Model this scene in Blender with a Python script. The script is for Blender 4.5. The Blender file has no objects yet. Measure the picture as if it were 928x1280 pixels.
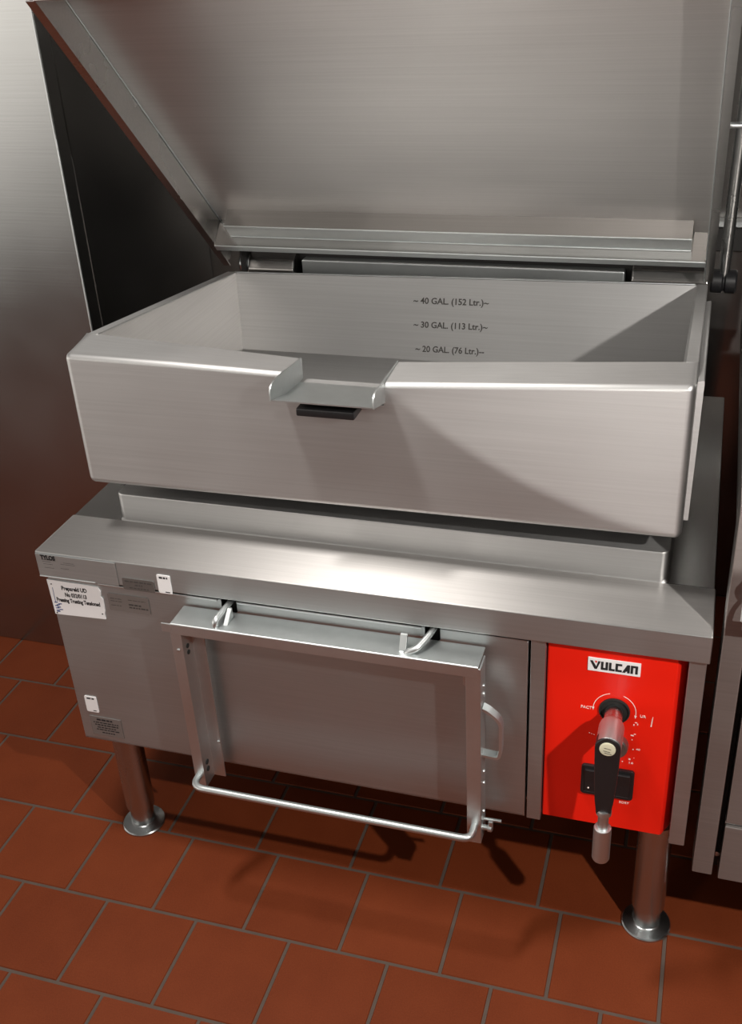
import bpy, bmesh, math, random
from mathutils import Vector, Matrix
random.seed(7)
scene = bpy.context.scene
col = scene.collection
PI = math.pi

# ------------------------------------------------------------------ materials
MATS = {}

def new_mat(name):
    m = bpy.data.materials.new(name)
    m.use_nodes = True
    nt = m.node_tree
    b = nt.nodes['Principled BSDF']
    MATS[name] = m
    return m, nt, b

def steel(name, colour=(0.56, 0.535, 0.51), rough=0.34, tangent=(0, 1, 1), aniso=0.55, scale=(3, 260, 260),
          bump=0.06, var=0.10):
    """Brushed stainless: long fine grain, direction set by the stretch of the noise and by the tangent."""
    m, nt, b = new_mat(name)
    b.inputs['Metallic'].default_value = 1.0
    b.inputs['Anisotropic'].default_value = aniso
    tv = nt.nodes.new('ShaderNodeCombineXYZ')
    for i in range(3):
        tv.inputs[i].default_value = tangent[i]
    nt.links.new(tv.outputs[0], b.inputs['Tangent'])
    geo = nt.nodes.new('ShaderNodeNewGeometry')
    mp = nt.nodes.new('ShaderNodeMapping')
    mp.inputs['Scale'].default_value = scale
    nt.links.new(geo.outputs['Position'], mp.inputs['Vector'])
    n = nt.nodes.new('ShaderNodeTexNoise')
    n.inputs['Scale'].default_value = 1.0
    n.inputs['Detail'].default_value = 3.0
    nt.links.new(mp.outputs[0], n.inputs['Vector'])
    n2 = nt.nodes.new('ShaderNodeTexNoise')            # large soft wear
    n2.inputs['Scale'].default_value = 3.5
    n2.inputs['Detail'].default_value = 4.0
    nt.links.new(geo.outputs['Position'], n2.inputs['Vector'])
    mr = nt.nodes.new('ShaderNodeMapRange')
    mr.inputs['To Min'].default_value = rough - 0.07
    mr.inputs['To Max'].default_value = rough + 0.09
    nt.links.new(n2.outputs['Fac'], mr.inputs['Value'])
    nt.links.new(mr.outputs[0], b.inputs['Roughness'])
    mx = nt.nodes.new('ShaderNodeMix'); mx.data_type = 'RGBA'
    mx.inputs['A'].default_value = (*[c * (1 - var) for c in colour], 1)
    mx.inputs['B'].default_value = (*[min(1, c * (1 + var)) for c in colour], 1)
    nt.links.new(n.outputs['Fac'], mx.inputs['Factor'])
    nt.links.new(mx.outputs['Result'], b.inputs['Base Color'])
    bp = nt.nodes.new('ShaderNodeBump')
    bp.inputs['Strength'].default_value = bump
    bp.inputs['Distance'].default_value = 0.002
    nt.links.new(n.outputs['Fac'], bp.inputs['Height'])
    nt.links.new(bp.outputs[0], b.inputs['Normal'])
    return m

def plain(name, colour, rough=0.5, metallic=0.0, noise=0.06, nscale=60.0, bump=0.0, spec=0.5):
    m, nt, b = new_mat(name)
    b.inputs['Metallic'].default_value = metallic
    b.inputs['Roughness'].default_value = rough
    b.inputs['Specular IOR Level'].default_value = spec
    n = nt.nodes.new('ShaderNodeTexNoise')
    n.inputs['Scale'].default_value = nscale
    geo = nt.nodes.new('ShaderNodeNewGeometry')
    nt.links.new(geo.outputs['Position'], n.inputs['Vector'])
    mx = nt.nodes.new('ShaderNodeMix'); mx.data_type = 'RGBA'
    mx.inputs['A'].default_value = (*[c * (1 - noise) for c in colour], 1)
    mx.inputs['B'].default_value = (*[min(1, c * (1 + noise)) for c in colour], 1)
    nt.links.new(n.outputs['Fac'], mx.inputs['Factor'])
    nt.links.new(mx.outputs['Result'], b.inputs['Base Color'])
    if bump:
        bp = nt.nodes.new('ShaderNodeBump')
        bp.inputs['Strength'].default_value = bump
        bp.inputs['Distance'].default_value = 0.002
        nt.links.new(n.outputs['Fac'], bp.inputs['Height'])
        nt.links.new(bp.outputs[0], b.inputs['Normal'])
    return m

S_PAN = steel('brushed_steel_pan', colour=(0.525, 0.525, 0.52), rough=0.48, aniso=0.4)
S_TOP = steel('brushed_steel_counter', colour=(0.57, 0.555, 0.54), rough=0.5, aniso=0.85)
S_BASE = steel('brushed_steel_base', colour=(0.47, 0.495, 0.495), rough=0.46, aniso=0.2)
S_LID = steel('brushed_steel_lid', colour=(0.55, 0.535, 0.52), rough=0.46, tangent=(0, -1, 1), aniso=0.3)
S_SIDE = steel('brushed_steel_side', colour=(0.52, 0.505, 0.49), rough=0.42, tangent=(0, 0, 1), scale=(260, 3, 260), aniso=0.3)
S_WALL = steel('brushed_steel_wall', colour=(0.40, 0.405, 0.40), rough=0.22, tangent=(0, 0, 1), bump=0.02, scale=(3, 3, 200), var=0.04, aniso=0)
S_DARK = steel('polished_steel_wall', colour=(0.33, 0.315, 0.30), rough=0.2, tangent=(0, 0, 1), aniso=0.7, bump=0.01, scale=(3, 3, 200), var=0.03)
S_BAR = steel('satin_steel_bar', colour=(0.60, 0.63, 0.63), rough=0.42, aniso=0.0, bump=0.02, scale=(60, 60, 60), var=0.05)
S_TUBE = steel('satin_steel_tube', colour=(0.49, 0.515, 0.515), rough=0.26, aniso=0.0, bump=0.02, scale=(40, 40, 400), var=0.06)
S_DECK = steel('polished_steel_deck', colour=(0.5, 0.485, 0.47), rough=0.2, aniso=.3, bump=0.02)
S_PANIN = steel('brushed_steel_pan_inside', colour=(0.55, 0.535, 0.52), rough=0.34, aniso=.1)
S_PANSIDE = steel('brushed_steel_pan_side', colour=(0.52, 0.505, 0.49), rough=0.42, tangent=(0, 0, 1), scale=(260, 3, 260), aniso=0)
S_FLANGE = steel('smooth_steel_flange', colour=(0.62, 0.605, 0.59), rough=0.26, aniso=0.0, bump=0.02)
S_FOLD = steel('shaded_steel_fold', colour=(0.42, 0.405, 0.39), rough=0.15, aniso=.2, bump=0.02)
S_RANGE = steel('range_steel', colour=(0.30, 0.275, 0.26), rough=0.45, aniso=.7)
S_PLATE = plain('etched_data_plate', (0.20, 0.19, 0.18), 0.45, 0.7)
S_PLATE2 = plain('etched_label', (0.27, 0.25, 0.235), 0.5, 0.6)
M_RED = plain('red_enamel', (0.80, 0.013, 0.004), 0.34, 0.0, noise=0.05, nscale=6)
M_BLACK = plain('black_plastic', (0.012, 0.012, 0.013), 0.38, 0, noise=0.2, bump=0.05, nscale=400)
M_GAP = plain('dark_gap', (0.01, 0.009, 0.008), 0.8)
M_WHITE = plain('white_label', (0.86, 0.85, 0.85), 0.5, noise=0.02)
M_CREAM = plain('cream_cap', (0.62, 0.60, 0.44), 0.4, noise=0.08, nscale=120)
M_INK = plain('black_ink', (0.012, 0.012, 0.013), 0.6)
M_BLUE = plain('blue_ink', (0.05, 0.08, 0.22), 0.6)
M_ETCH = plain('etched_mark', (0.07, 0.065, 0.06), 0.6, 0.3)
M_PRINT = plain('white_print', (0.85, 0.72, 0.66), 0.5)
M_GREYD = plain('grey_dial', (0.33, 0.31, 0.29), 0.35, 0.9)

# ------------------------------------------------------------------ object helpers
def link(o, parent=None):
    col.objects.link(o)
    if parent is not None:
        o.parent = parent
        r = parent
        # every empty sits at the thing's base; keep world coordinates of the mesh
        o.matrix_parent_inverse = Matrix.Translation(-world_loc(parent))
    return o

def world_loc(o):
    v = Vector(o.location)
    if o.parent is not None and not o.get('_baked'):
        pass
    return v if o.parent is None else Vector((0, 0, 0)) + v

def thing(name, label, cat, loc=(0, 0, 0), group=None):
    o = bpy.data.objects.new(name, None)
    o.empty_display_size = 0.05
    o.location = loc
    col.objects.link(o)
    o['label'] = label; o['category'] = cat
    if group: o['group'] = group
    return o

def obj(name, bm, m, parent=None, smooth=35, label=None):
    bmesh.ops.recalc_face_normals(bm, faces=bm.faces[:])
    me = bpy.data.meshes.new(name)
    bm.to_mesh(me); bm.free()
    for mm in (m if isinstance(m, (list, tuple)) else [m]):
        me.materials.append(mm)
    if smooth:
        for p in me.polygons: p.use_smooth = True
        me.set_sharp_from_angle(angle=math.radians(smooth))
    o = bpy.data.objects.new(name, me)
    if smooth:
        wn = o.modifiers.new('weighted_normals', 'WEIGHTED_NORMAL'); wn.weight = 100; wn.keep_sharp = True
    link(o, parent)
    if label: o['label'] = label
    return o

def structure(name, bm, m, smooth=35):
    o = obj(name, bm, m, None, smooth)
    o['kind'] = 'structure'
    return o

def BM(): return bmesh.new()

def box(bm, x0, x1, y0, y1, z0, z1, bev=0.0, seg=2, mat=0):
    vs = [bm.verts.new((x, y, z)) for x in (x0, x1) for y in (y0, y1) for z in (z0, z1)]
    idx = [(0, 1, 3, 2), (4, 6, 7, 5), (0, 4, 5, 1), (2, 3, 7, 6), (0, 2, 6, 4), (1, 5, 7, 3)]
    fs = [bm.faces.new([vs[i] for i in f]) for f in idx]
    bmesh.ops.recalc_face_normals(bm, faces=fs)
    for f in fs: f.material_index = mat
    if bev:
        es = list({e for f in fs for e in f.edges})
        r = bmesh.ops.bevel(bm, geom=es, offset=bev, segments=seg, affect='EDGES', profile=0.5)
        for f in r['faces']: f.material_index = mat
    return bm

def prism(bm, pts, to3, d0, d1, bev=0.0, seg=2, mat=0):
    """Polygon pts extruded from d0 to d1; to3(a, b, d) gives the 3-D point."""
    A = [bm.verts.new(to3(a, b, d0)) for a, b in pts]
    B = [bm.verts.new(to3(a, b, d1)) for a, b in pts]
    n = len(pts)
    fs = [bm.faces.new(A), bm.faces.new(B[::-1])]
    for i in range(n):
        fs.append(bm.faces.new((A[i], B[i], B[(i + 1) % n], A[(i + 1) % n])))
    bmesh.ops.recalc_face_normals(bm, faces=fs)
    for f in fs: f.material_index = mat
    if bev:
        es = list({e for f in fs for e in f.edges})
        r = bmesh.ops.bevel(bm, geom=es, offset=bev, segments=seg, affect='EDGES', profile=0.5)
        for f in r['faces']: f.material_index = mat
    return bm

def loft(bm, rings, closed=True, caps=True, mat=0):
    R = [[bm.verts.new(p) for p in ring] for ring in rings]
    n = len(rings[0]); fs = []
    for a, b in zip(R[:-1], R[1:]):
        for i in range(n if closed else n - 1):
            j = (i + 1) % n
            fs.append(bm.faces.new((a[i], b[i], b[j], a[j])))
    if caps:
        fs.append(bm.faces.new(R[0])); fs.append(bm.faces.new(R[-1][::-1]))
    for f in fs: f.material_index = mat
    return bm

def tube(bm, path, r, seg=20, mat=0):
    pts = [Vector(p) for p in path]
    rs = r if isinstance(r, (list, tuple)) else [r] * len(pts)
    rings = []; up = None
    for i, p in enumerate(pts):
        if i == 0: t = pts[1] - p
        elif i == len(pts) - 1: t = p - pts[i - 1]
        else: t = (pts[i + 1] - p).normalized() + (p - pts[i - 1]).normalized()
        t.normalize()
        if up is None:
            up = Vector((0, 0, 1)) if abs(t.z) < 0.9 else Vector((0, 1, 0))
        s = t.cross(up).normalized(); up = s.cross(t).normalized()
        rings.append([p + rs[i] * (math.cos(k * 2 * PI / seg) * s + math.sin(k * 2 * PI / seg) * up) for k in range(seg)])
    return loft(bm, rings, mat=mat)

def fillet(path, rad, n=6):
    """Round the corners of a polyline."""
    P = [Vector(p) for p in path]; out = [P[0]]
    for i in range(1, len(P) - 1):
        a = (P[i - 1] - P[i]); b = (P[i + 1] - P[i])
        d = min(rad, a.length * .49, b.length * .49)
        s = P[i] + a.normalized() * d; e = P[i] + b.normalized() * d
        for k in range(n + 1):
            t = k / n
            out.append((1 - t) ** 2 * s + 2 * t * (1 - t) * P[i] + t * t * e)
    out.append(P[-1]); return out

def lathe(bm, prof, origin, axis, seg=32, mat=0):
    """prof: list of (radius, distance along axis)."""
    a = Vector(axis).normalized()
    s = a.orthogonal().normalized(); t = a.cross(s)
    o = Vector(origin)
    rings = [[o + a * d + max(r, 1e-5) * (math.cos(k * 2 * PI / seg) * s + math.sin(k * 2 * PI / seg) * t) for k in range(seg)] for r, d in prof]
    return loft(bm, rings, mat=mat)

def rrect(w, h, r, n=5):
    pts = []
    for cx, cy, a0 in ((w / 2 - r, h / 2 - r, 0), (-w / 2 + r, h / 2 - r, 90), (-w / 2 + r, -h / 2 + r, 180), (w / 2 - r, -h / 2 + r, 270)):
        for k in range(n + 1):
            a = math.radians(a0 + 90 * k / n)
            pts.append((cx + r * math.cos(a), cy + r * math.sin(a)))
    return pts

def text_obj(name, body, size, loc, right, up, m, parent, extrude=0.0004, align='CENTER', spacing=1.0, width=None, bold=0.0):
    cu = bpy.data.curves.new(name, 'FONT')
    cu.body = body; cu.size = size; cu.extrude = extrude
    cu.align_x = align; cu.align_y = 'CENTER'; cu.space_character = spacing
    cu.resolution_u = 3; cu.offset = bold
    tmp = bpy.data.objects.new(name + '_tmp', cu)
    col.objects.link(tmp)
    dg = bpy.context.evaluated_depsgraph_get()
    dg.update()
    me = bpy.data.meshes.new_from_object(tmp.evaluated_get(dg))
    bpy.data.objects.remove(tmp)
    me.name = name
    r = Vector(right).normalized(); u = Vector(up).normalized(); n = r.cross(u)
    xs = [v.co.x for v in me.vertices]
    k = 1.0
    if width and xs: k = width / (max(xs) - min(xs))
    M = Matrix(((r.x, u.x, n.x, loc[0]), (r.y, u.y, n.y, loc[1]), (r.z, u.z, n.z, loc[2]), (0, 0, 0, 1)))
    me.transform(M @ Matrix.Diagonal((k, 1, 1, 1)))
    me.materials.clear(); me.materials.append(m)
    o = bpy.data.objects.new(name, me)
    link(o, parent)
    return o

def lerp_tab(tab, x):
    if x <= tab[0][0]: return tab[0][1]
    for (a, va), (b, vb) in zip(tab[:-1], tab[1:]):
        if x <= b: return va + (vb - va) * (x - a) / (b - a)
    return tab[-1][1]

# ------------------------------------------------------------------ camera (from the photograph's vanishing points)
cam_d = bpy.data.cameras.new('camera')
cam = bpy.data.objects.new('camera', cam_d); col.objects.link(cam)
r_ = Vector((0.9550015439513179, 0.291990023047193, -0.0520948893030667))
u_ = Vector((-0.10070846600693978, 0.48442751807003775, 0.8690154110319518))
f_ = Vector((-0.27898002782480347, 0.8246646628644899, -0.49203489499980485))
cam.matrix_world = Matrix(((r_.x, u_.x, -f_.x, 1.137563), (r_.y, u_.y, -f_.y, -1.415066), (r_.z, u_.z, -f_.z, 1.755838), (0, 0, 0, 1)))
cam_d.sensor_fit = 'VERTICAL'; cam_d.sensor_height = 24.0; cam_d.sensor_width = 24.0
cam_d.lens = 1341.96 / 1280 * 24.0
cam_d.clip_start = 0.05
scene.camera = cam

# ------------------------------------------------------------------ floor: quarry tiles in a running bond
def tile_material():
    m, nt, b = new_mat('quarry_tile')
    geo = nt.nodes.new('ShaderNodeNewGeometry')
    at = nt.nodes.new('ShaderNodeAttribute'); at.attribute_name = 'tile_tint'
    n = nt.nodes.new('ShaderNodeTexNoise'); n.inputs['Scale'].default_value = 9; n.inputs['Detail'].default_value = 6
    n2 = nt.nodes.new('ShaderNodeTexNoise'); n2.inputs['Scale'].default_value = 330; n2.inputs['Detail'].default_value = 2
    nt.links.new(geo.outputs['Position'], n.inputs['Vector']); nt.links.new(geo.outputs['Position'], n2.inputs['Vector'])
    ad = nt.nodes.new('ShaderNodeMath'); ad.operation = 'MULTIPLY_ADD'; ad.inputs[1].default_value = 0.45
    nt.links.new(n.outputs['Fac'], ad.inputs[0])
    ml = nt.nodes.new('ShaderNodeMath'); ml.operation = 'MULTIPLY_ADD'; ml.inputs[1].default_value = 0.35
    nt.links.new(at.outputs['Fac'], ml.inputs[0]); nt.links.new(n2.outputs['Fac'], ml.inputs[2])
    sc = nt.nodes.new('ShaderNodeMath'); sc.operation = 'MULTIPLY'; sc.inputs[1].default_value = 0.4
    nt.links.new(ml.outputs[0], sc.inputs[0]); nt.links.new(sc.outputs[0], ad.inputs[2])
    cr = nt.nodes.new('ShaderNodeValToRGB')
    cr.color_ramp.elements[0].position = 0.25; cr.color_ramp.elements[0].color = (0.122, 0.0215, 0.0044, 1)
    cr.color_ramp.elements[1].position = 0.8; cr.color_ramp.elements[1].color = (0.185, 0.0375, 0.0095, 1)
    nt.links.new(ad.outputs[0], cr.inputs['Fac']); nt.links.new(cr.outputs['Color'], b.inputs['Base Color'])
    b.inputs['Roughness'].default_value = 0.62
    b.inputs['Specular IOR Level'].default_value = 0.2
    bp = nt.nodes.new('ShaderNodeBump'); bp.inputs['Strength'].default_value = 0.25; bp.inputs['Distance'].default_value = 0.001
    nt.links.new(n2.outputs['Fac'], bp.inputs['Height']); nt.links.new(bp.outputs[0], b.inputs['Normal'])
    return m
M_TILE = tile_material()
M_GROUT = plain('grey_grout', (0.085, 0.060, 0.046), 0.85, noise=0.25, nscale=25, bump=0.3)

def build_floor():
    T, ox, oy, phi = 0.20040, -0.01809, 0.06538, 0.0017
    g = 0.0026
    bm = BM()
    lay = bm.loops.layers.float_color.new('tile_tint')
    c, s = math.cos(phi), math.sin(phi)
    def W(i, j, z): 
        a, b = i * T + ox, j * T + oy
        return (c * a - s * b, s * a + c * b, z)
    def tile(i0, i1, j0, j1):
        q = g / T
        i0 += q; i1 -= q; j0 += q; j1 -= q
        e = 0.010
        top = [bm.verts.new(W(a, b, 0)) for a, b in ((i0 + e, j0 + e), (i1 - e, j0 + e), (i1 - e, j1 - e), (i0 + e, j1 - e))]
        low = [bm.verts.new(W(a, b, -0.0035)) for a, b in ((i0, j0), (i1, j0), (i1, j1), (i0, j1))]
        tint = random.random()
        fs = [bm.faces.new(top)]
        for k in range(4): fs.append(bm.faces.new((low[k], low[(k + 1) % 4], top[(k + 1) % 4], top[k])))
        for f in fs:
            f.material_index = 0
            for l in f.loops: l[lay] = (tint, tint, tint, 1)
    for j in range(-14, 7):
        if j == 0:
            js = [-13 + k for k in range(12)] + [-0.53, 0.69, 1.73, 2.79] + [3.76 + k for k in range(8)]
        else:
            off = {-1: 0.0, 1: 0.53, 2: 0.02}.get(j, 0.5 if j % 2 == 0 else 0.0)
            js = [k + off for k in range(-13, 13)]
        for a, b in zip(js[:-1], js[1:]): tile(a, b, j, j + 1)
    vs = [bm.verts.new((x, y, -0.0022)) for x, y in ((-2.7, -2.8), (2.5, -2.8), (2.5, 1.45), (-2.7, 1.45))]
    f = bm.faces.new(vs); f.material_index = 1
    vs2 = [bm.verts.new((x, y, -0.06)) for x, y in ((-2.7, -2.8), (2.5, -2.8), (2.5, 1.45), (-2.7, 1.45))]
    f = bm.faces.new(vs2[::-1]); f.material_index = 1
    o = structure('floor', bm, [M_TILE, M_GROUT], smooth=0)
build_floor()

# ------------------------------------------------------------------ walls
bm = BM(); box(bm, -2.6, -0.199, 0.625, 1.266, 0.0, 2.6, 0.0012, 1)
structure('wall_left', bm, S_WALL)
bm = BM(); box(bm, -0.199, 2.5, 1.27, 1.36, 0.0, 2.6)
structure('wall_back', bm, S_DARK)
# thin stainless corner bead and seam on the return of the stub wall
bm = BM(); box(bm, -0.2010, -0.1975, 0.6225, 0.6275, 0.0, 2.6, 0.0008, 1)
structure('trim_1', bm, S_BAR)
bm = BM(); box(bm, -0.199, -0.1975, 0.672, 0.6735, 0.0, 2.6)
structure('trim_2', bm, S_DARK)
# dark channel across the back wall, right of the pan
bm = BM(); box(bm, 0.95, 2.5, 1.235, 1.269, 0.995, 1.052, 0.002, 1); 
structure('trim_3', bm, M_GAP)
bm = BM(); box(bm, 0.95, 2.5, 1.228, 1.269, 1.053, 1.066, 0.002, 1)
structure('trim_4', bm, S_BAR)

# ------------------------------------------------------------------ the tilting braising pan
BP = thing('braising_pan', 'large stainless tilting braising pan with open lid and red control panel', 'braising pan', (0.6, 0.45, 0.0))
W = 1.2; HT = 0.7531

# counter: front ledge with fascia, rear deck
bm = BM()
prism(bm, [(0, HT - 0.053), (0, HT), (0.138, HT), (0.138, HT - 0.02), (0.013, HT - 0.02), (0.013, HT - 0.053)], lambda a, b, d: (d, a, b), 0.0, W, 0.0026, 3)
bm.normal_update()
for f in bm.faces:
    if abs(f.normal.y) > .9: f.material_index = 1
counter = obj('counter_ledge', bm, [S_TOP, S_BASE], BP)
bm = BM(); box(bm, 0.002, W - 0.002, 0.139, 0.93, HT - 0.022, HT - 0.0012, 0.001, 1)
obj('rear_deck', bm, S_DECK, BP)
# separate left end piece of the fascia
bm = BM(); box(bm, 0.001, 0.167, -0.0016, 0.0, HT - 0.0535, HT - 0.004, 0.0006, 1)
EP = obj('fascia_end_plate', bm, S_BASE, BP)
bm = BM(); box(bm, 0.001, 0.118, -0.0028, 0.0, HT - 0.0545, HT - 0.0520, 0.0008, 2)
obj('plate_lip', bm, S_BAR, EP)
# cabinet carcass (sides, back, floor)
bm = BM()
box(bm, 0.008, 0.012, 0.016, 0.92, 0.298, HT - 0.022)
box(bm, 1.188, 1.192, 0.016, 0.92, 0.298, HT - 0.022)
box(bm, 0.008, 1.192, 0.916, 0.92, 0.298, HT - 0.022)
box(bm, 0.012, 1.188, 0.05, 0.916, 0.302, 0.308)
obj('cabinet', bm, S_SIDE, BP)
# front panel with two slots at its upper edge
zb, zt = 0.2985, 0.6905
x0, x1 = 0.007, 0.9145
slots = [(0.362, 0.392), (0.738, 0.765)]
bm = BM()
xs = [x0, slots[0][0], slots[0][1], slots[1][0], slots[1][1], x1]
prof = [(x0, zb), (x1, zb), (x1, zt), (slots[1][1], zt), (slots[1][1], 0.668), (slots[1][1] - .006, 0.662), (slots[1][0] + .006, 0.662), (slots[1][0], 0.668), (slots[1][0], zt),
        (slots[0][1], zt), (slots[0][1], 0.668), (slots[0][1] - .006, 0.662), (slots[0][0] + .006, 0.662), (slots[0][0], 0.668), (slots[0][0], zt), (x0, zt)]
prism(bm, prof, lambda a, b, d: (a, d, b), 0.012, 0.015)
fp = obj('front_panel', bm, S_BASE, BP)
bm = BM()                                                        # folded return edge right and bottom
box(bm, x1 - 0.0025, x1, 0.0105, 0.03, zb, zt - .001, 0.0006, 1)
box(bm, x0, x1, 0.012, 0.03, zb - 0.001, zb + 0.001)
obj('panel_return', bm, S_BAR, BP)
bm = BM(); box(bm, 0.34, 0.42, 0.03, 0.034, 0.64, 0.70); obj('slot_backing', bm, M_GAP, BP)
bm = BM(); box(bm, 0.72, 0.79, 0.03, 0.034, 0.64, 0.70); obj('slot_backing', bm, M_GAP, BP)
bm = BM(); box(bm, 0.118, 0.358, 0.0045, 0.0145, 0.6905, 0.6945, 0.001, 2)
obj('panel_lip', bm, S_BAR, BP)
bm = BM(); box(bm, 0.396, 0.734, 0.0045, 0.0145, 0.6905, 0.6945, 0.001, 2)
obj('panel_lip', bm, S_BAR, BP)
bm = BM(); box(bm, 0.010, 1.19, 0.016, 0.018, 0.6970, 0.731); obj('shadow_gap', bm, M_GAP, BP)  # near-black sheet standing in for the shade under the fascia
# posts either side of the control panel
bm = BM(); box(bm, 0.9185, 0.9435, 0.010, 0.06, 0.2955, 0.7000, 0.0015, 2)
obj('corner_post', bm, S_BASE, BP)
bm = BM(); box(bm, 1.1690, 1.1955, 0.010, 0.06, 0.2955, 0.7000, 0.0015, 2)
obj('corner_post', bm, S_BASE, BP)

# red control panel: a tray with bevelled right side
bm = BM()
prism(bm, [(0.9455, 0.060), (0.9455, 0.020), (0.9475, 0.0175), (1.152, 0.0175), (1.155, 0.020), (1.1685, 0.048), (1.1685, 0.060)],
      lambda a, b, d: (a, b, d), 0.3045, 0.6985, 0.0)
CP = obj('control_panel', bm, M_RED, BP, label='red enamel control panel')
YP = 0.0175
def on_panel(a, b, d): return (a, YP - d, b)
# VULCAN name plate
bm = BM()
prism(bm, [(1.0115, 0.6455), (1.096, 0.6455), (1.096, 0.6725), (1.0115, 0.6725)], on_panel, 0.0, 0.0022, 0.0006, 1)
NP = obj('name_plate', bm, M_WHITE, BP, label='white name plate with black VULCAN lettering')
def letters():
    bm = BM()
    def poly(pts, m=0):
        prism(bm, [(1.0150 + x * 0.001, 0.6508 + y * 0.001) for x, y in pts], on_panel, 0.0022, 0.0028, mat=m)
    # units: millimetres on the plate; cap height 16
    H = 16
    poly([(0, H), (4.2, H), (10.5, 5), (12, H * .7), (13.2, H), (17, H), (11.5, 0), (7.8, 0)])             # V
    poly([(8.0, H), (11.4, H), (10.3, 11.6)], 1)                                                             # red flame
    x = 17.8
    poly([(x, H), (x + 4, H), (x + 4, 4), (x + 7.4, 4), (x + 7.4, H), (x + 11.4, H), (x + 11.4, 0), (x, 0)])  # U
    x = 30.6
    poly([(x, H), (x + 4, H), (x + 4, 4), (x + 9.5, 4), (x + 9.5, 0), (x, 0)])                               # L
    x = 41.0
    poly([(x, H), (x + 10.5, H), (x + 10.5, H - 4), (x + 4, H - 4), (x + 4, 4), (x + 10.5, 4), (x + 10.5, 0), (x, 0)])  # C
    x = 52.0
    poly([(x, 0), (x + 7.5, H), (x + 12, H), (x + 12, 0), (x + 8, 0), (x + 8, 3), (x + 6.2, 3), (x + 4.6, 0)])   # A
    x = 65.2
    poly([(x, 0), (x, H), (x + 11.4, H), (x + 11.4, 0), (x + 7.4, 0), (x + 7.4, H - 4), (x + 4, H - 4), (x + 4, 0)])  # N
    return bm
obj('lettering', letters(), [M_INK, M_RED], NP, smooth=0, label='black block letters reading VULCAN')

# crank opening, printed arcs and words
CX, CZ = 1.0595, 0.568
bm = BM(); lathe(bm, [(0.0255, 0), (0.0255, 0.0035), (0.0235, 0.0040), (0.0235, 0.0012), (0.0, 0.0012)], (CX, YP, CZ), (0, -1, 0), 36)
obj('crank_opening', bm, M_GAP, BP, label='black round opening')
bm = BM()
def arc(bm, cx, cz, r, w, a0, a1, n=14):
    for k in range(n):
        b0 = math.radians(a0 + (a1 - a0) * k / n); b1 = math.radians(a0 + (a1 - a0) * (k + 1) / n)
        prism(bm, [(cx + (r - w) * math.cos(b0), cz + (r - w) * math.sin(b0)), (cx + r * math.cos(b0), cz + r * math.sin(b0)),
                   (cx + r * math.cos(b1), cz + r * math.sin(b1)), (cx + (r - w) * math.cos(b1), cz + (r - w) * math.sin(b1))], on_panel, 0.0, 0.0004)
arc(bm, CX, CZ, 0.0355, 0.0011, 105, 178); obj('printed_arc', bm, M_PRINT, BP, smooth=0, label='white printed arc left of the crank')
bm = BM(); arc(bm, CX, CZ, 0.0355, 0.0011, -8, 68); obj('printed_arc', bm, M_PRINT, BP, smooth=0, label='white printed arc right of the crank')
def tick(pts):
    bm = BM(); prism(bm, pts, on_panel, 0, .0004); obj('printed_tick', bm, M_PRINT, BP, smooth=0)
for a in (178, -8):
    b0 = math.radians(a); tick([(CX + .035 * math.cos(b0) - .002, CZ + .035 * math.sin(b0)), (CX + .035 * math.cos(b0) + .002, CZ + .035 * math.sin(b0)), (CX + .035 * math.cos(b0), CZ + .035 * math.sin(b0) - .006)])
for (px, pz, w, h) in ((1.094, 0.548, .0035, .0016), (1.098, 0.544, .0016, .003), (1.092, .542, .0016, .003),
                       (1.089, 0.519, .005, .0024), (1.094, 0.523, .003, .0016), (1.091, 0.510, .002, .002), (1.094, .489, .002, .002),
                       (1.089, .466, .003, .003), (1.097, .471, .0012, .001), (1.078, .459, .002, .002)):
    tick([(px, pz), (px + w, pz), (px + w, pz + h), (px, pz + h)])
for k in range(3):
    tick([(1.020 + .004 * k, .5125 - .0012 * k), (1.022 + .004 * k, .512 - .0012 * k), (1.022 + .004 * k, .511 - .0012 * k), (1.020 + .004 * k, .5115 - .0012 * k)])
tick([(1.1195, .545), (1.1215, .545), (1.1225, .566), (1.1215, .566)])   # drip-like printed mark at right
XR, ZU = (1, 0, 0), (0, 0, 1)
text_obj('printed_word', 'PACT', 0.0085, (1.0130, YP - .0002, 0.566), XR, ZU, M_PRINT, BP, width=0.018)
text_obj('printed_word', 'UR', 0.0075, (1.1060, YP - .0002, 0.5640), XR, ZU, M_PRINT, BP, width=0.0095)
text_obj('printed_word', '40', 0.0055, (1.1030, YP - .0002, 0.4915), XR, ZU, M_PRINT, BP, width=0.007)
text_obj('printed_word', '16', 0.0055, (1.0930, YP - .0002, 0.4595), XR, ZU, M_PRINT, BP, width=0.007)
text_obj('printed_word', 'SORY', 0.0075, (1.0875, YP - .0002, 0.3660), XR, ZU, M_PRINT, BP, width=0.017)
# thermostat dial half hidden by the crank
bm = BM(); lathe(bm, [(0.0235, 0.0), (0.0235, 0.004), (0.022, 0.0115), (0.0195, 0.0135), (0.0, 0.0135)], (1.0640, YP, 0.4960), (0, -1, 0), 40)
dial = obj('thermostat_dial', bm, M_GREYD, BP, label='grey round thermostat dial')
bm = BM(); box(bm, 1.0628, 1.0652, YP - .0150, YP - .0130, 0.497, 0.515); obj('pointer', bm, M_PRINT, dial)
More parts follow.
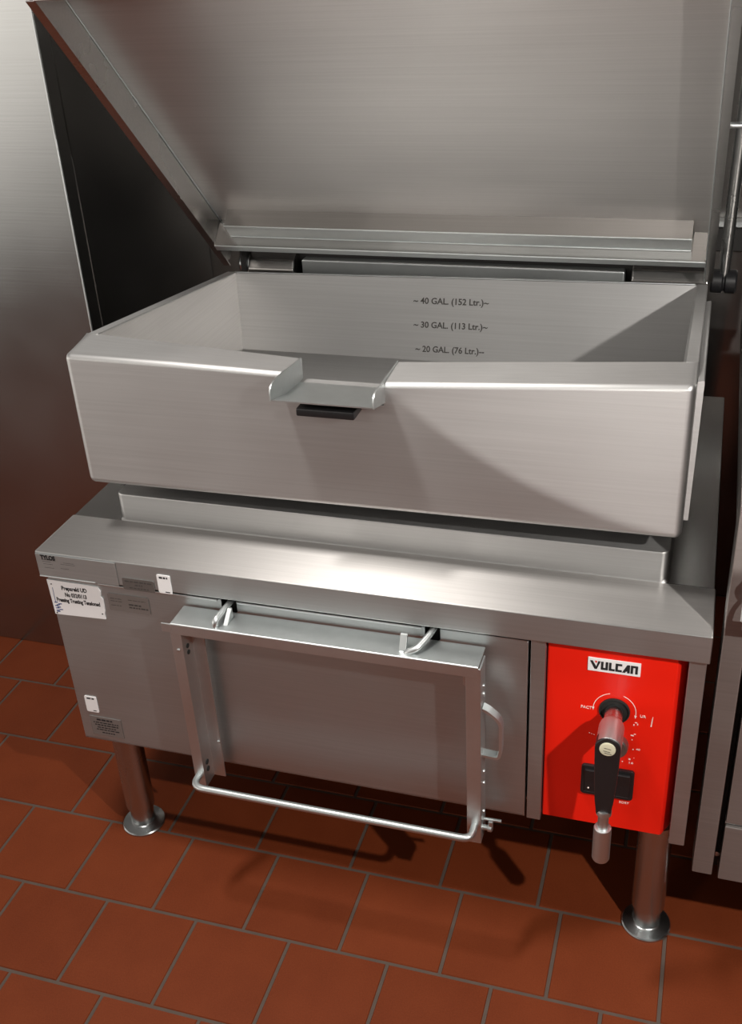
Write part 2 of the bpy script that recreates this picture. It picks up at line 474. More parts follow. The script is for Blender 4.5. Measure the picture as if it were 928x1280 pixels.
# rocker switch
bm = BM()
pts = rrect(0.0900, 0.0660, 0.006)
prism(bm, [(1.0565 + a, 0.4110 + b) for a, b in pts], on_panel, 0.0, 0.0065, 0.0015, 2)
sw = obj('switch_bezel', bm, M_BLACK, BP, label='black rectangular switch bezel')
bm = BM()
prism(bm, [(0, 0.0065), (0, 0.0065), (0.0, 0.012), (0.0265, 0.0085), (0.053, 0.0072), (0.053, 0.0065)][1:], lambda a, b, d: (d, YP - b, 0.4375 - a), 1.0180, 1.0540, 0.0008, 1)
obj('rocker', bm, M_BLACK, sw)
bm = BM()
prism(bm, [(0.0, 0.0065), (0.0, 0.012), (0.0265, 0.0085), (0.053, 0.0072), (0.053, 0.0065)], lambda a, b, d: (d, YP - b, 0.4375 - a), 1.0590, 1.0950, 0.0008, 1)
obj('rocker', bm, M_BLACK, sw)
bm = BM(); lathe(bm, [(0.0016, 0), (0.0012, 0.0012), (0, 0.0014)], (1.0255, YP - .0085, 0.3950), (0, -1, 0), 12); obj('indicator', bm, M_PRINT, sw)

# tilt crank: shaft, hub, black arm, cap, folding grip
bm = BM(); lathe(bm, [(0.0150, 0.0), (0.0150, 0.045), (0.0158, 0.046), (0.0158, 0.050)], (CX, YP - .001, CZ), (0, -1, 0), 32)
obj('crank_shaft', bm, S_TUBE, BP)
bm = BM(); lathe(bm, [(0.0155, 0.036), (0.0190, 0.038), (0.0205, 0.044), (0.0205, 0.092), (0.0195, 0.094), (0.0, 0.094)], (CX, YP, CZ), (0, -1, 0), 36)
hub = obj('crank_hub', bm, S_BAR, BP, label='steel crank hub')
bm = BM()
def arm_ring(z, w, y0, y1, r=.3):
    pts = rrect(w, y1 - y0, min(w, y1 - y0) * r, 4)
    return [(CX - 0.0008 + a, (y0 + y1) / 2 + b, z) for a, b in pts]
rings = []
n = 8
for k in range(n + 1):                                             # rounded head
    a = PI / 2 - PI / 2 * k / n
    rings.append(arm_ring(CZ - 0.001 + 0.0205 * math.sin(a), max(0.004, 0.041 * math.cos(a)), -0.0790, -0.0560, .12))
for z, w, y0, y1 in ((CZ - .05, .0385, -.079, -.057), (CZ - .09, .0350, -.0785, -.058), (CZ - .120, .0305, -.078, -.059), (CZ - .138, .0262, -.077, -.059), (CZ - .146, .0250, -.0765, -.0595)):
    rings.append(arm_ring(z, w, y0, y1, .28))
loft(bm, rings)
arm = obj('crank_arm', bm, M_BLACK, BP, smooth=50, label='black crank arm')
bm = BM(); lathe(bm, [(0.0128, 0.0), (0.0128, 0.0022), (0.0110, 0.0030), (0.0, 0.0032)], (CX - .0008, -.079, CZ), (0, -1, 0), 32)
cap = obj('crank_cap', bm, M_CREAM, BP, label='cream round cap')
bm = BM()
for a, b in ((-6, 4), (-7, -2), (-5, -6)):
    prism(bm, [(CX + a * .001, CZ + b * .001), (CX + (a + 11) * .001, CZ + (b - 1.5) * .001), (CX + (a + 11) * .001, CZ + (b - 2.3) * .001), (CX + a * .001, CZ + (b - .8) * .001)], lambda a, b, d: (a, -.0822 - d, b), 0, .0003)
obj('cap_mark', bm, M_ETCH, cap, smooth=0)
bm = BM(); lathe(bm, [(0.0118, 0.1400), (0.0130, 0.1430), (0.0130, 0.1500), (0.0115, 0.1520), (0.0090, 0.1525), (0.0090, 0.186)], (CX, -.068, CZ), (0, 0, -1), 28)
obj('crank_rod', bm, S_BAR, BP)
bm = BM(); lathe(bm, [(0.0085, 0.181), (0.0140, 0.1825), (0.0150, 0.185), (0.0150, 0.252), (0.0138, 0.255), (0.0070, 0.255), (0.0060, 0.252), (0.0, 0.252)], (CX, -.068, CZ), (0, 0, -1), 32)
obj('crank_grip', bm, S_BAR, BP, label='steel crank grip')

# stickers, notice and data plates on the left of the base
def on_front(y): return lambda a, b, d: (a, y - d, b)
bm = BM()
nt_pts = [(0.0045, 0.6850), (0.1120, 0.6820), (0.1165, 0.6730), (0.1155, 0.6650), (0.1140, 0.6610), (0.1185, 0.6560), (0.1175, 0.6280), (0.1150, 0.6210), (0.1155, 0.6105), (0.0065, 0.6065)]
prism(bm, nt_pts, on_front(0.0118), 0, 0.0022, 0.0)
note = obj('paper_notice', bm, M_WHITE, BP, smooth=0, label='torn white paper notice')
YN = 0.0118 - 0.0022
for txt, zc, xc, wd in (('Prepareld UD', 0.6695, 0.0600, 0.054), ('Nu 032/0113', 0.6550, 0.0610, 0.046), ('Pressing Trusting Tensioned', 0.6420, 0.0635, 0.093)):
    text_obj('notice_text', txt, 0.0125, (xc, YN, zc), (1, 0, 0.012), ZU, M_INK, note, extrude=.0003, width=wd, bold=.0004)
bm = BM()
for k in range(9):
    xx = 0.0095 + random.random() * .010; zz = 0.612 + k * .0026
    prism(bm, [(xx, zz), (xx + .007, zz + .001), (xx + .006, zz + .003), (xx - .001, zz + .002)], on_front(YN), 0, .0003)
prism(bm, [(.0125, .634), (.0137, .634), (.0137, .668), (.0130, .668)], on_front(YN), 0, .0003)
obj('ink_mark', bm, M_BLUE, note, smooth=0, label='blue ink scribble')
for a, b in ((.0125, .6755), (.0110, .6100), (.1110, .6220)):
    bm = BM(); lathe(bm, [(.0016, 0), (.0013, .0006), (0, .0007)], (a, YN, b), (0, -1, 0), 10); obj('notice_pin', bm, M_INK, note)

def plate(name, x0, x1, z0, z1, y, m, rows, label, ink=M_ETCH, r=.003):
    bm = BM()
    w, h = x1 - x0, z1 - z0
    prism(bm, [((x0 + x1) / 2 + a, (z0 + z1) / 2 + b) for a, b in rrect(w, h, r, 3)], on_front(y), 0, .0012, 0.0003, 1)
    p = obj(name, bm, m, BP, smooth=30, label=label)
    bm = BM()
    for (u0, v, length, hh) in rows:                               # illegible lines of print
        x = x0 + u0 * w; xe = x + length * w
        while x < xe - .001:
            s = min(xe - x, .003 + random.random() * .007)
            prism(bm, [(x, z0 + v * h), (x + s, z0 + v * h), (x + s, z0 + v * h + hh), (x, z0 + v * h + hh)], on_front(y - .0012), 0, .0002)
            x += s + .0016
        if ink is M_INK and m is M_WHITE:
            obj('print_line', bm, ink, p, smooth=0); bm = BM()
    if len(bm.verts): obj('print_lines', bm, ink, p, smooth=0)
    else: bm.free()
    return p
plate('data_plate', 0.1755, 0.2400, 0.6945, 0.7200, -0.0002, S_PLATE, [(.08, .68, .84, .0030), (.38, .42, .24, .0030), (.2, .16, .6, .0024)], 'dark etched data plate on fascia')
plate('data_plate', 0.1290, 0.2140, 0.6340, 0.6720, 0.0118, S_PLATE2, [(.06, .70, .30, .0012), (.06, .55, .28, .0012), (.50, .72, .42, .0012), (.50, .42, .30, .0034), (.50, .26, .46, .0030), (.06, .30, .25, .0012)], 'grey etched data plate beside paper notice')
plate('asset_sticker', 0.2475, 0.2745, 0.6970, 0.7365, -0.0002, M_WHITE, [(.18, .80, .62, .0040), (.50, .06, .34, .0022)], 'white asset sticker on fascia', M_INK)
plate('asset_sticker', 0.0260, 0.0535, 0.3700, 0.4100, 0.0118, M_WHITE, [(.20, .82, .60, .0036), (.55, .08, .25, .0020)], 'white asset sticker low on panel', M_INK)
plate('warning_label', 0.0280, 0.0990, 0.3115, 0.3595, 0.0118, S_PLATE2, [(.22, .80, .50, .0044), (.10, .66, .80, .0026), (.14, .53, .74, .0030), (.2, .40, .62, .0026), (.16, .28, .72, .0026), (.32, .13, .4, .0028)], 'grey printed warning label', M_INK, .001)
text_obj('maker_mark', 'TYLOS', 0.0125, (0.0270, -0.0017, 0.7420), XR, ZU, M_INK, BP, width=0.031, bold=.0007)
bm = BM()
for (xa, za, ln) in ((.013, .737, .03), (.014, .733, .018), (.015, .728, .02), (.058, .735, .022), (.052, .7315, .03), (.016, .720, .02), (.05, .722, .018)):
    prism(bm, [(xa, za), (xa + ln, za), (xa + ln, za + .0006), (xa, za + .0006)], on_front(-.0016), 0, .0002)
obj('etched_lines', bm, M_ETCH, BP, smooth=0)

# legs
def leg(x, y):
    bm = BM(); lathe(bm, [(0.0305, 0.055), (0.0310, 0.058), (0.0310, 0.288)], (x, y, 0), (0, 0, 1), 40)
    L = obj('leg', bm, S_TUBE, BP)
    bm = BM(); lathe(bm, [(0.0250, 0.008), (0.0255, 0.012), (0.0255, 0.056)], (x, y, 0), (0, 0, 1), 40)
    obj('leg_insert', bm, S_TUBE, L)
    bm = BM(); lathe(bm, [(0.0470, 0.0), (0.0470, 0.004), (0.0450, 0.0065), (0.0290, 0.0100), (0.0258, 0.0125), (0.0, 0.0125)], (x, y, 0), (0, 0, 1), 48)
    obj('foot_flange', bm, S_TUBE, L)
    bm = BM(); lathe(bm, [(0.036, 0.284), (0.036, 0.302)], (x, y, 0), (0, 0, 1), 32)
    obj('leg_collar', bm, M_BLACK, L)
for x, y in ((0.0538, 0.0817), (1.1462, 0.0817), (0.0538, 0.84), (1.1462, 0.84)): leg(x, y)
# dim pipework under the base
bm = BM(); tube(bm, [(0.30, 0.55, 0.24), (1.10, 0.55, 0.24)], 0.022, 16); obj('drain_pipe', bm, S_TUBE, BP)
bm = BM(); tube(bm, [(0.9, 0.40, 0.30), (0.9, 0.40, 0.26), (0.9, 0.8, 0.25)], 0.016, 14)
obj('drain_pipe', bm, S_TUBE, BP)

# raised skirt below the vessel
bm = BM()
def skirt_ring(z, o):
    xa, xb, ya, yb, r = 0.1035 - o, 1.1225 + o, 0.1385 - o, 0.72, 0.014
    pts = []
    for cx, cy, a0 in ((xa + r, ya + r, 180), (xb - r, ya + r, 270)):
        for k in range(6):
            a = math.radians(a0 + 90 * k / 5); pts.append((cx + r * math.cos(a), cy + r * math.sin(a), z))
    pts += [(xb, yb, z), (xa, yb, z)]
    return pts
loft(bm, [skirt_ring(HT - 0.002, 0.003), skirt_ring(HT + .003, 0.0), skirt_ring(0.807, 0), skirt_ring(0.8095, -.0012)], caps=True)
obj('skirt', bm, S_PAN, BP)
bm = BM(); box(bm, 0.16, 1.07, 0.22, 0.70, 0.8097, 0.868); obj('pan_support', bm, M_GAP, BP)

# ---- vessel
FZ = [(0.09, 1.112), (0.30, 1.110), (0.49, 1.106), (0.663, 1.100), (0.90, 1.115), (1.137, 1.130)]
BZ = [(0.09, 1.120), (0.11, 1.119), (0.512, 1.097), (0.675, 1.103), (1.123, 1.133), (1.137, 1.134)]
YF, YB, ZB = 0.080, 0.165, 0.862
def front_section(x, yf=YF, top=None, inset=0.0, back=True):
    zf = lerp_tab(FZ, x) - inset; zk = lerp_tab(BZ, x)
    if top is not None: zf = zk = top
    r = 0.009 if top is None else 0.001
    rb = 0.012
    zb = ZB + 0.008 * (x - .09) + inset
    pts = []
    for k in range(6):                                              # bottom front rounding
        a = math.radians(270 - 90 * k / 5); pts.append((x, yf + rb + rb * math.cos(a), zb + rb + rb * math.sin(a)))
    for k in range(6):                                              # top front rounding
        a = math.radians(180 - 90 * k / 5); pts.append((x, yf + r + r * math.cos(a), zf - r + r * math.sin(a)))
    pts += [(x, YB, zk), (x, YB + .0005, zk - .003), (x, 0.118, (zk if top is None else top) - .030 if top is None else top - .004), (x, 0.118, zb + 0.012), (x, 0.14, zb)]
    return pts
bm = BM()
def arc_x(x0, sgn, r=0.013, n=6):
    out = []
    for k in range(n):
        a = PI / 2 * k / (n)
        out.append((x0 + sgn * r * (1 - math.cos(a)), YF + r * (1 - math.sin(a)), 0.010 * (1 - math.sin(a)) ** 1.5))
    return out
left_st = [(x, y, i) for x, y, i in arc_x(0.0905, 1)] + [(x, YF, 0) for x in (0.1035, 0.2, 0.3, 0.4, 0.495)]
loft(bm, [front_section(x, y, None, i) for x, y, i in left_st])
loft(bm, [front_section(x, YF, 1.062) for x in (0.495, 0.58, 0.664)])
right_st = [(x, YF, 0) for x in (0.664, 0.76, 0.90, 1.02, 1.124)] + [(x, y, i) for x, y, i in arc_x(1.137, -1)][::-1]
loft(bm, [front_section(x, y, None, i) for x, y, i in right_st])
# side walls, back wall and bottom: rim falls slightly to the rear
def zl(y): return 1.119 + (1.049 - 1.119) * (y - .165) / (.755 - .165)
def zr(y): return 1.133 + (1.063 - 1.133) * (y - .165) / (.755 - .165)
def lsec(y): return [(0.0905, y, ZB + .004), (0.0905, y, zl(y) - .002), (0.0925, y, zl(y)), (0.110, y, zl(y)), (0.1112, y, zl(y) + .0015), (0.1140, y, zl(y) + .0015), (0.1155, y, zl(y) - .001), (0.132, y, 0.888), (0.132, y, ZB + .004)]
def rsec(y): return [(1.137, y, ZB + .012), (1.137, y, zr(y) - .002), (1.135, y, zr(y)), (1.1175, y, zr(y)), (1.1135, y, zr(y) - .004), (1.108, y, 0.888), (1.108, y, ZB + .012)]
loft(bm, [lsec(y) for y in (0.163, 0.3, 0.5, 0.764)])
loft(bm, [rsec(y) for y in (0.163, 0.3, 0.5, 0.764)])
loft(bm, [[(0.0907, y, ZB + .004), (0.0907, y, 1.096), (0.118, y, 1.096), (0.118, y, ZB + .004)] for y in (0.10, 0.17)])
loft(bm, [[(1.1368, y, ZB + .012), (1.1368, y, 1.108), (1.110, y, 1.108), (1.110, y, ZB + .012)] for y in (0.10, 0.17)])
def bsec(x):
    z = lerp_tab([(0.11, zl(.755)), (1.115, zr(.755))], x)
    return [(x, 0.764, ZB + .004), (x, 0.764, z - .002), (x, 0.763, z), (x, 0.7565, z), (x, 0.755, z - .001), (x, 0.712, 0.884), (x, 0.69, 0.876), (x, 0.60, ZB + .004)]
loft(bm, [bsec(x) for x in (0.112, 0.6, 1.115)])
prism(bm, [(0.118, 0.115), (1.11, 0.115), (1.11, 0.72), (0.118, 0.72)], lambda a, b, d: (a, b, d), ZB + .006, 0.878)
bm.normal_update()
for f in bm.faces:
    c = f.calc_center_median()
    if abs(f.normal.x) > 0.9 and 0.10 < c.x < 1.13 and c.y > 0.17: f.material_index = 1
    elif f.normal.y < -0.6 and c.y > 0.5: f.material_index = 2
PAN = obj('vessel', bm, [S_PAN, S_PANSIDE, S_PANIN], BP, smooth=32)
# side splash strip on the right of the vessel
bm = BM(); loft(bm, [[(1.1372, y, ZB + .035), (1.1372, y, zr(y) - .012), (1.1455, y, zr(y) - .010), (1.1470, y, zr(y) - .014), (1.1440, y, ZB + .035)] for y in (0.10, 0.3, 0.66)])
obj('side_strip', bm, S_PAN, PAN)
bm = BM(); tube(bm, [(1.112, .759, zr(.757)), (0.118, .759, zl(.757))], .0022, 10)
obj('rim_bead', bm, S_BAR, PAN)
# embossed gallon marks on the sloping inner back wall
def back_y(z): return 0.712 + (0.755 - 0.712) * (z - 0.884) / (1.055 - 0.884)
upv = Vector((0, 0.043, 0.171)).normalized()
for zc, txt, x0, wd in ((1.0085, '~ 40 GAL. (152 Ltr.)~', 0.6155, 0.165), (0.9590, '~ 30 GAL. (113 Ltr.)~', 0.6165, 0.163), (0.9085, '~ 20 GAL. (76 Ltr.)--', 0.6170, 0.152)):
    text_obj('gallon_mark', txt, 0.0185, (x0, back_y(zc) - .0004, zc), (1, 0, .012), upv, M_ETCH, PAN, extrude=.0006, width=wd, bold=.0003)
# spout: floor tray with rounded ears
bm = BM()
prism(bm, [(0.022, 1.0815), (0.083, 1.0660), (0.165, 1.0585), (0.165, 1.0605), (0.083, 1.0682), (0.022, 1.0838)], lambda a, b, d: (d, a, b), 0.4945, 0.6645, 0.0)
def ear(x, zt_back, zt_front):
    pts = [(0.166, 1.0585), (0.166, zt_back), (0.080, zt_front + .0018), (0.046, zt_front + .0028), (0.036, zt_front + .0016), (0.0285, zt_front - .0015), (0.0240, zt_front - .006), (0.0220, zt_front - .012), (0.0215, 1.0815), (0.083, 1.0660)]
    prism(bm, pts, lambda a, b, d: (d, a, b), x, x + .0024)
ear(0.4935, 1.0985, 1.1060); ear(0.6635, 1.1045, 1.1025)
SP = obj('pouring_spout', bm, S_BAR, PAN, smooth=30)
bm = BM(); box(bm, 0.530, 0.628, 0.036, 0.079, 1.0520, 1.0660, .003, 2); obj('spout_gasket', bm, M_BLACK, PAN, label='black strip below spout')

# ---- lid, raised about forty five degrees
LU = Vector((0, -0.703, 0.711)); LN = Vector((0, -0.711, -0.703)); LP = Vector((0, 0.80, 1.11))
def LW(x, a, b): 
    v = LP + LU * a + LN * b
    return (x, v.y, v.z)
bm = BM()
def lid_bar(pts, x0, x1, bev=0): prism(bm, pts, lambda a, b, d: LW(d, a, b), x0, x1, bev)
lid_bar([(0.0, -.020), (0.82, -.020), (0.82, 0.0), (0.0, 0.0)], 0.100, 1.1275)
LID = obj('lid', bm, S_LID, BP, label='raised stainless lid')
bm = BM()
prism(bm, [(0.0, -.021), (0.82, -.021), (0.82, 0.058), (0.012, 0.058), (0.0, 0.046)], lambda a, b, d: LW(d, a, b), 0.0985, 0.1005)
prism(bm, [(-.012, 0.0555), (0.82, 0.0555), (0.82, 0.058), (-.012, 0.058)], lambda a, b, d: LW(d, a, b), 0.083, 0.0995)
obj('lid_side', bm, S_FLANGE, LID)
bm = BM()
prism(bm, [(0.0, -.021), (0.82, -.021), (0.82, 0.058), (0.0, 0.058)], lambda a, b, d: LW(d, a, b), 1.1275, 1.1300)
prism(bm, [(0.0, 0.0555), (0.82, 0.0555), (0.82, 0.058), (0.0, 0.058)], lambda a, b, d: LW(d, a, b), 1.1295, 1.1450)
obj('lid_side', bm, S_FLANGE, LID)
bm = BM(); prism(bm, [(0.82, -.021), (0.8225, -.021), (0.8225, .058), (0.82, .058)], lambda a, b, d: LW(d, a, b), 0.0985, 1.130)
obj('lid_front_edge', bm, S_LID, LID)
def up_facing(bm):                                              # upward folds get a smoother, darker steel that paints in their shade
    bmesh.ops.recalc_face_normals(bm, faces=bm.faces[:])
    for f in bm.faces:
        if f.normal.dot(LU) > 0.6: f.material_index = 1
bm = BM()
prism(bm, [(0.131, -.001), (0.1305, 0.0395), (0.0890, 0.0405), (0.0890, 0.002), (0.092, -.001)], lambda a, b, d: LW(d, a, b), 0.135, 1.100, 0.0008, 1)
up_facing(bm)
obj('drip_channel', bm, [S_BAR, S_FOLD], LID)
bm = BM()
prism(bm, [(0.0885, -.020), (0.0885, 0.0635), (0.0720, 0.0660), (0.0650, 0.060), (0.060, -.020)], lambda a, b, d: LW(d, a, b), 0.1010, 1.1285, 0.0008, 1)
up_facing(bm)
obj('lid_rear_edge', bm, [S_BASE, S_FOLD], LID)
for p, q in ((LW(.1025, 0.005, .0012), LW(.1025, .82, .0012)), (LW(1.1288, 0.0, .058), LW(1.1288, .82, .058)),
             (LW(.1030, .0880, .0640), LW(1.1270, .0880, .0640)), (LW(.136, .1302, .0400), LW(1.099, .1302, .0400)), (LW(.136, .0895, .0412), LW(1.099, .0895, .0412))):
    bm = BM(); tube(bm, [p, q], .0014, 8); obj('highlight_rod', bm, S_BAR, LID)  # thin rods added along the lid edges to catch highlights
# lid balance strut at right with clevis
bm = BM()
q0, q1 = Vector((1.1650, 0.822, 1.056)), Vector((1.1725, 0.70, 1.76))
tube(bm, [q0, q1], 0.0115, 20)
ST = obj('lid_strut', bm, S_TUBE, BP)
bm = BM(); lathe(bm, [(.0, -.0255), (.021, -.0255), (.024, -.022), (.024, -.004), (.019, -.001), (.019, .001), (.024, .004), (.024, .022), (.021, .0255), (0, .0255)], (1.1665, 0.823, 1.052), (1, 0, 0), 28)
obj('strut_clevis', bm, M_BLACK, ST, label='black strut clevis')
bm = BM(); tube(bm, [LW(1.1300, .44, .01), LW(1.1800, .44, .01)], 0.0050, 12)
obj('strut_pin', bm, S_BAR, ST)

# ---- hinge housing behind the vessel
bm = BM(); prism(bm, [(0.812, 0.90), (0.812, 1.040), (0.822, 1.062), (0.845, 1.074), (0.93, 1.074), (0.93, 0.90)], lambda a, b, d: (d, a, b), 0.118, 0.232, 0.004, 2)
obj('hinge_housing', bm, S_DECK, BP)
bm = BM(); prism(bm, [(0.812, 0.90), (0.812, 1.048), (0.822, 1.070), (0.845, 1.082), (0.93, 1.082), (0.93, 0.90)], lambda a, b, d: (d, a, b), 0.983, 1.137, 0.004, 2)
obj('hinge_housing', bm, S_DECK, BP)
bm = BM(); box(bm, 0.232, 0.983, 0.861, 0.885, 0.90, 1.086); obj('hinge_backing', bm, M_GAP, BP)
bm = BM(); box(bm, 0.246, 0.968, 0.832, 0.860, 1.000, 1.0610, .004, 2); obj('hinge_bar', bm, S_BAR, BP)
bm = BM(); lathe(bm, [(0, -.006), (.018, -.006), (.021, -.002), (.021, .016), (.0, .016)], (0.102, .835, 1.048), (1, 0, 0), 28); obj('hinge_pin', bm, S_TUBE, BP)
bm = BM(); prism(bm, [(.80, 1.035), (.80, 1.10), (.825, 1.11), (.85, 1.07), (.84, 1.035)], lambda a, b, d: (d, a, b), .110, .116); obj('hinge_plate', bm, M_GAP, BP)

# ------------------------------------------------------------------ rack hanging on the front
RK = thing('pan_rack', 'open steel pan rack hooked over the front panel of the braising pan', 'rack', (0.56, -0.03, 0.29))
YR = -0.050
bm = BM()                                                           # top rail: flat top and front lip
prism(bm, [(YR, 0.647), (YR, 0.668), (YR + .002, 0.6695), (0.008, 0.6695), (0.008, 0.666), (YR + .003, 0.666), (YR + .003, 0.647)], lambda a, b, d: (d, a, b), 0.288, 0.843, 0.0005, 1)
prism(bm, [(YR, 0.650), (YR, 0.668), (YR + .003, 0.668), (YR + .003, 0.650)], lambda a, b, d: (d, a, b), 0.270, 0.2885, 0.0005, 1)
obj('top_rail', bm, S_BAR, RK)
bm = BM()                                                           # left Z rail
prism(bm, [(0.2850, YR + .0005), (0.3060, YR + .0005), (0.3060, -.0125), (0.3300, -.0125), (0.3300, -.0095), (0.3030, -.0095), (0.3030, YR + .0035), (0.2850, YR + .0035)], lambda a, b, d: (a, b, d), 0.283, 0.666, 0.0004, 1)
LR = obj('side_rail', bm, S_BAR, RK)
for z, rr in ((0.612, .0045), (0.598, .0045), (0.335, .0055), (0.318, .0055)):
    bm = BM(); lathe(bm, [(rr, 0), (rr, .0014), (rr * .5, .0022), (0, .0022)], (.306, -.033, z), (1, 0, 0), 12); obj('rail_hole', bm, M_GAP, LR)
bm = BM(); lathe(bm, [(.003, 0), (.003, .0014), (0, .002)], (.296, YR + .0005, .612), (0, -1, 0), 12); obj('rivet', bm, S_BAR, LR)
bm = BM(); lathe(bm, [(.0035, 0), (.003, .003), (0, .0035)], (.3262, -.0125, .372), (0, -1, 0), 12)
obj('rivet', bm, S_BAR, LR)
bm = BM()                                                           # right channel rail
prism(bm, [(0.8215, YR + .0005), (0.8470, YR + .0005), (0.8470, -.010), (0.8440, -.010), (0.8440, YR + .0035), (0.8215, YR + .0035)], lambda a, b, d: (a, b, d), 0.272, 0.666, 0.0006, 1)
RR = obj('side_rail', bm, S_BAR, RK)
bm = BM(); box(bm, .8085, .8200, -.012, -.009, .600, .645); prism(bm, [(.809, .600), (.8195, .600), (.8195, .588)], lambda a, b, d: (a, d, b), -.012, -.009)
obj('rail_tab', bm, S_BAR, RR)
bm = BM()                                                           # bottom bar with bent ends
tube(bm, fillet([(0.2945, -.034, 0.3130), (0.2945, -.082, 0.3130), (0.8350, -.082, 0.3130), (0.8350, -.046, 0.3130)], 0.028, 8), 0.0068, 16)
obj('bottom_bar', bm, S_BAR, RK)
bm = BM()                                                           # D handle of flat bar
hp = fillet([(0.8470, -.033, 0.576), (0.8560, -.033, 0.572), (0.8790, -.033, 0.553), (0.8790, -.033, 0.487), (0.8760, -.033, 0.472), (0.8470, -.033, 0.474)], 0.016, 6)
rings = []
for i, pnt in enumerate(hp):
    t = (hp[min(i + 1, len(hp) - 1)] - hp[max(i - 1, 0)]).normalized()
    s = Vector((t.z, 0, -t.x))
    rings.append([pnt + s * .0026 + Vector((0, .0085, 0)), pnt + s * .0026 - Vector((0, .0085, 0)), pnt - s * .0026 - Vector((0, .0085, 0)), pnt - s * .0026 + Vector((0, .0085, 0))])
loft(bm, rings)
obj('pull_handle', bm, S_BAR, RK)
bm = BM(); lathe(bm, [(.0050, 0), (.0050, .010), (.0068, .010), (.0068, .017), (.0045, .0185), (0, .0185)], (.847, -.036, .301), (1, 0, 0), 16); box(bm, .858, .866, -.039, -.033, .305, .318, .001, 1)
obj('thumb_screw', bm, S_BAR, RK)
bm = BM(); tube(bm, [(.846, -.018, .303), (.878, -.018, .304)], .0032, 12); obj('rail_bolt', bm, S_BAR, RK)
for z in (.615, .598, .425, .398, .330):
    bm = BM(); lathe(bm, [(.0042, 0), (.0036, .0022), (0, .0026)], (.847, -.026, z), (1, 0, 0), 12); obj('rivet', bm, S_BAR, RR)
# two hooks through the slots
def hook(path, tab):
    bm = BM(); tube(bm, fillet(path, .016, 6), 0.0056, 16); obj('hook', bm, S_BAR, RK)
    bm = BM(); prism(bm, tab[0], lambda a, b, d: (d, a, b), tab[1], tab[2], .0005, 1); obj('hook_tab', bm, S_BAR, RK)
hook([(0.3800, 0.026, 0.687), (0.3790, 0.0, 0.687), (0.3730, -.041, 0.684), (0.3715, -.041, 0.666)], ([(-.034, .6695), (-.006, .6695), (-.006, .690), (-.010, .690)], .384, .392))
hook([(0.7550, 0.026, 0.690), (0.7520, -.002, 0.689), (0.7360, -.034, 0.678), (0.7220, -.036, 0.672), (0.7180, -.036, 0.667)], ([(-.034, .6695), (-.022, .6695), (-.016, .694), (-.020, .694)], .7045, .7165))

# ------------------------------------------------------------------ neighbouring range at right
RG = thing('range_cooker', 'stainless range at the right edge, beside the red control panel', 'range', (1.65, 0.45, 0.0))
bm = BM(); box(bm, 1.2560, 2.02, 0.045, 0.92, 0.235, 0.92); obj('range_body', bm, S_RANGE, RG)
bm = BM(); box(bm, 1.2130, 1.2475, 0.002, 0.060, 0.246, 0.985, .0025, 2); obj('trim_post', bm, S_RANGE, RG)
bm = BM(); box(bm, 1.2475, 1.2560, 0.030, 0.060, 0.246, 0.985); obj('post_gap', bm, M_GAP, RG)
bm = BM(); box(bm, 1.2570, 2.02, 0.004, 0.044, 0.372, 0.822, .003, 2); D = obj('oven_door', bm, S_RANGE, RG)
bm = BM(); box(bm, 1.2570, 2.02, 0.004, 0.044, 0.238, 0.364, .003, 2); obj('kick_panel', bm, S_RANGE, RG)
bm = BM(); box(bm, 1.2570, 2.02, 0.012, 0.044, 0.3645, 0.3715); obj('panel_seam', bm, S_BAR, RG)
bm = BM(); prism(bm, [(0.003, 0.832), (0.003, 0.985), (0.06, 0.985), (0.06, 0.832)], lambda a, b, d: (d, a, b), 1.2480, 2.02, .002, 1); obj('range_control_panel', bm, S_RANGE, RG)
bm = BM(); lathe(bm, [(.026, 0), (.026, .010), (.021, .014), (.019, .034), (.016, .037), (0, .037)], (1.262, .003, .872), (0, -1, 0), 28); obj('burner_knob', bm, M_BLACK, RG, label='black burner knob')
bm = BM()
tube(bm, fillet([(1.236, .004, .832), (1.236, -.020, .830), (1.236, -.024, .806)], .012, 5), .0035, 10)
tube(bm, [(1.236, -.030, .806), (1.98, -.030, .806)], .0095, 16)
obj('door_handle', bm, S_BAR, D)
for x in (1.36, 1.97):
    for y in (.14, .86):
        bm = BM(); lathe(bm, [(.034, 0), (.034, .006), (.024, .012), (.024, .236)], (x, y, 0), (0, 0, 1), 24); obj('leg', bm, S_TUBE, RG)
bm = BM(); lathe(bm, [(.005, 0), (.005, .004), (0, .005)], (1.2520, .030, .275), (0, -1, 0), 12); obj('post_screw', bm, S_BAR, RG)
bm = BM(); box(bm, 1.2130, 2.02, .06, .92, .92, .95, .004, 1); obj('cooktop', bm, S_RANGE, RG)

# ------------------------------------------------------------------ light
def area(name, loc, target, size, power, colour, size_y=None):
    d = bpy.data.lights.new(name, 'AREA')
    d.shape = 'RECTANGLE' if size_y else 'SQUARE'
    d.size = size
    if size_y: d.size_y = size_y
    d.energy = power; d.color = colour
    o = bpy.data.objects.new(name, d); col.objects.link(o)
    o.location = loc
    o.rotation_euler = (Vector(target) - Vector(loc)).to_track_quat('-Z', 'Y').to_euler()
    return o

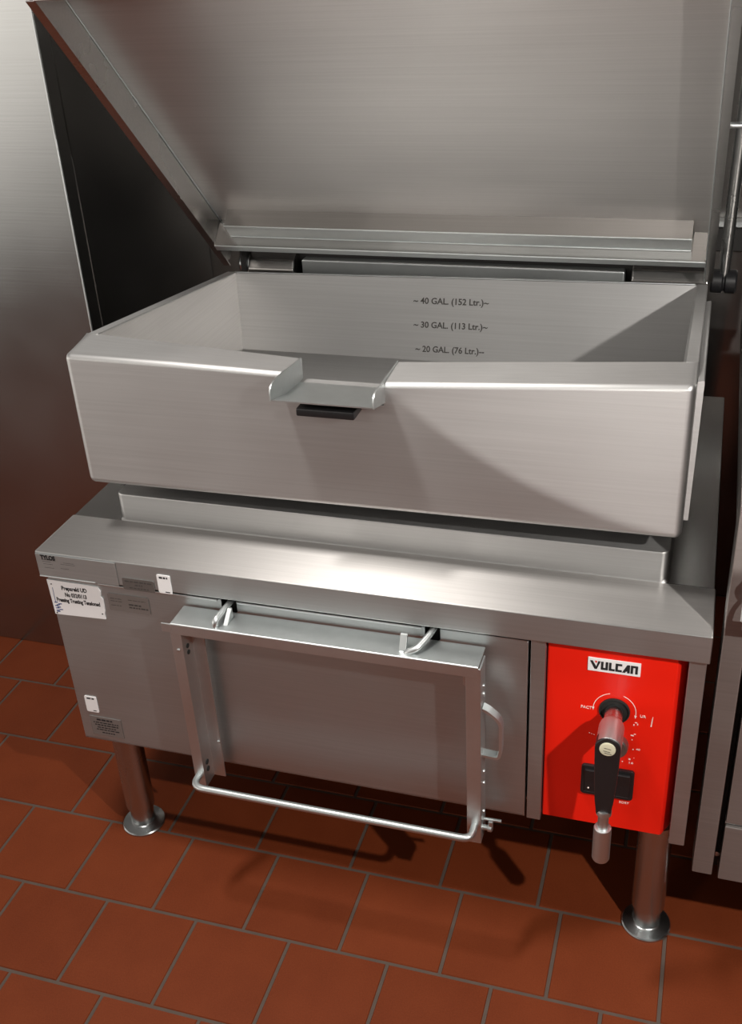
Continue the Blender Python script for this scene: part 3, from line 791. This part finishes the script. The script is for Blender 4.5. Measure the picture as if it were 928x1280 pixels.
#LIGHT0
WARM = (1.0, 0.95, 0.90)
area('hood_light', (0.12, -0.35, 2.75), (0.25, 0.0, 0.8), 0.16, 58, WARM, 0.4)
def point(name, loc, e, r=0.02):
    k = bpy.data.lights.new(name, 'POINT'); k.energy = e; k.color = WARM; k.shadow_soft_size = r
    o = bpy.data.objects.new(name, k); col.objects.link(o); o.location = loc
area('skirt_fill', (-0.1, -2.2, 2.35), (0.4, 0.1, 0.7), 0.3, 7, WARM, 0.3)  # added fill behind the camera that brightens the skirt
point('lamp_right', (1.9, -1.0, 1.82), 175, 0.02)
k = bpy.data.lights.new('added_spot', 'SPOT'); k.energy = 80; k.color = WARM; k.shadow_soft_size = 0.01  # added spot; its cone edge draws the lit triangle on the pan front
k.spot_blend = 0.008
L = Vector((1.0, -2.2, 1.15)); A = Vector((0.68, 0.08, 1.08)); B = Vector((1.09, 0.08, 0.88)); Cn = Vector((1.26, 0.08, 1.745))
ax = (Cn - L).normalized()
k.spot_size = 2 * max((A - L).normalized().angle(ax), (B - L).normalized().angle(ax))
ko = bpy.data.objects.new('added_spot', k); col.objects.link(ko); ko.location = L
ko.rotation_euler = ax.to_track_quat('-Z', 'Y').to_euler()

w = bpy.data.worlds.new('kitchen_ambience'); scene.world = w; w.use_nodes = True
nt = w.node_tree; bg = nt.nodes['Background']
tc = nt.nodes.new('ShaderNodeTexCoord'); sx = nt.nodes.new('ShaderNodeSeparateXYZ')
nt.links.new(tc.outputs['Generated'], sx.inputs[0])
cr = nt.nodes.new('ShaderNodeValToRGB')
mr = nt.nodes.new('ShaderNodeMapRange'); mr.inputs['From Min'].default_value = -1
lf = nt.nodes.new('ShaderNodeMath'); lf.operation = 'MULTIPLY_ADD'; lf.inputs[1].default_value = -0.45     # the bright side of the kitchen lies to the left
nt.links.new(sx.outputs['X'], lf.inputs[0]); nt.links.new(sx.outputs['Z'], lf.inputs[2])
nt.links.new(lf.outputs[0], mr.inputs['Value']); nt.links.new(mr.outputs[0], cr.inputs['Fac'])
e = cr.color_ramp.elements
e[0].position = 0.50; e[0].color = (0.015, 0.013, 0.012, 1)
e[1].position = 0.62; e[1].color = (1.0, 0.94, 0.87, 1)
x3 = e.new(0.70); x3.color = (1.0, 0.94, 0.87, 1)
x4 = e.new(0.80); x4.color = (0.10, 0.09, 0.085, 1)
mx = nt.nodes.new('ShaderNodeMapRange'); mx.inputs['From Min'].default_value = -0.62; mx.inputs['From Max'].default_value = -0.25
mx.inputs['To Min'].default_value = 1.0; mx.inputs['To Max'].default_value = 0.08
nt.links.new(sx.outputs['X'], mx.inputs['Value'])
ml = nt.nodes.new('ShaderNodeMath'); ml.operation = 'MULTIPLY'; ml.inputs[1].default_value = 3.9
nt.links.new(mx.outputs[0], ml.inputs[0]); nt.links.new(ml.outputs[0], bg.inputs['Strength'])
nt.links.new(cr.outputs['Color'], bg.inputs['Color'])
#LIGHT1

scene.view_settings.view_transform = 'Standard'
scene.view_settings.look = 'None'
scene.view_settings.exposure = -0.50
scene.view_settings.gamma = 1.0
scene.view_settings.use_curve_mapping = False
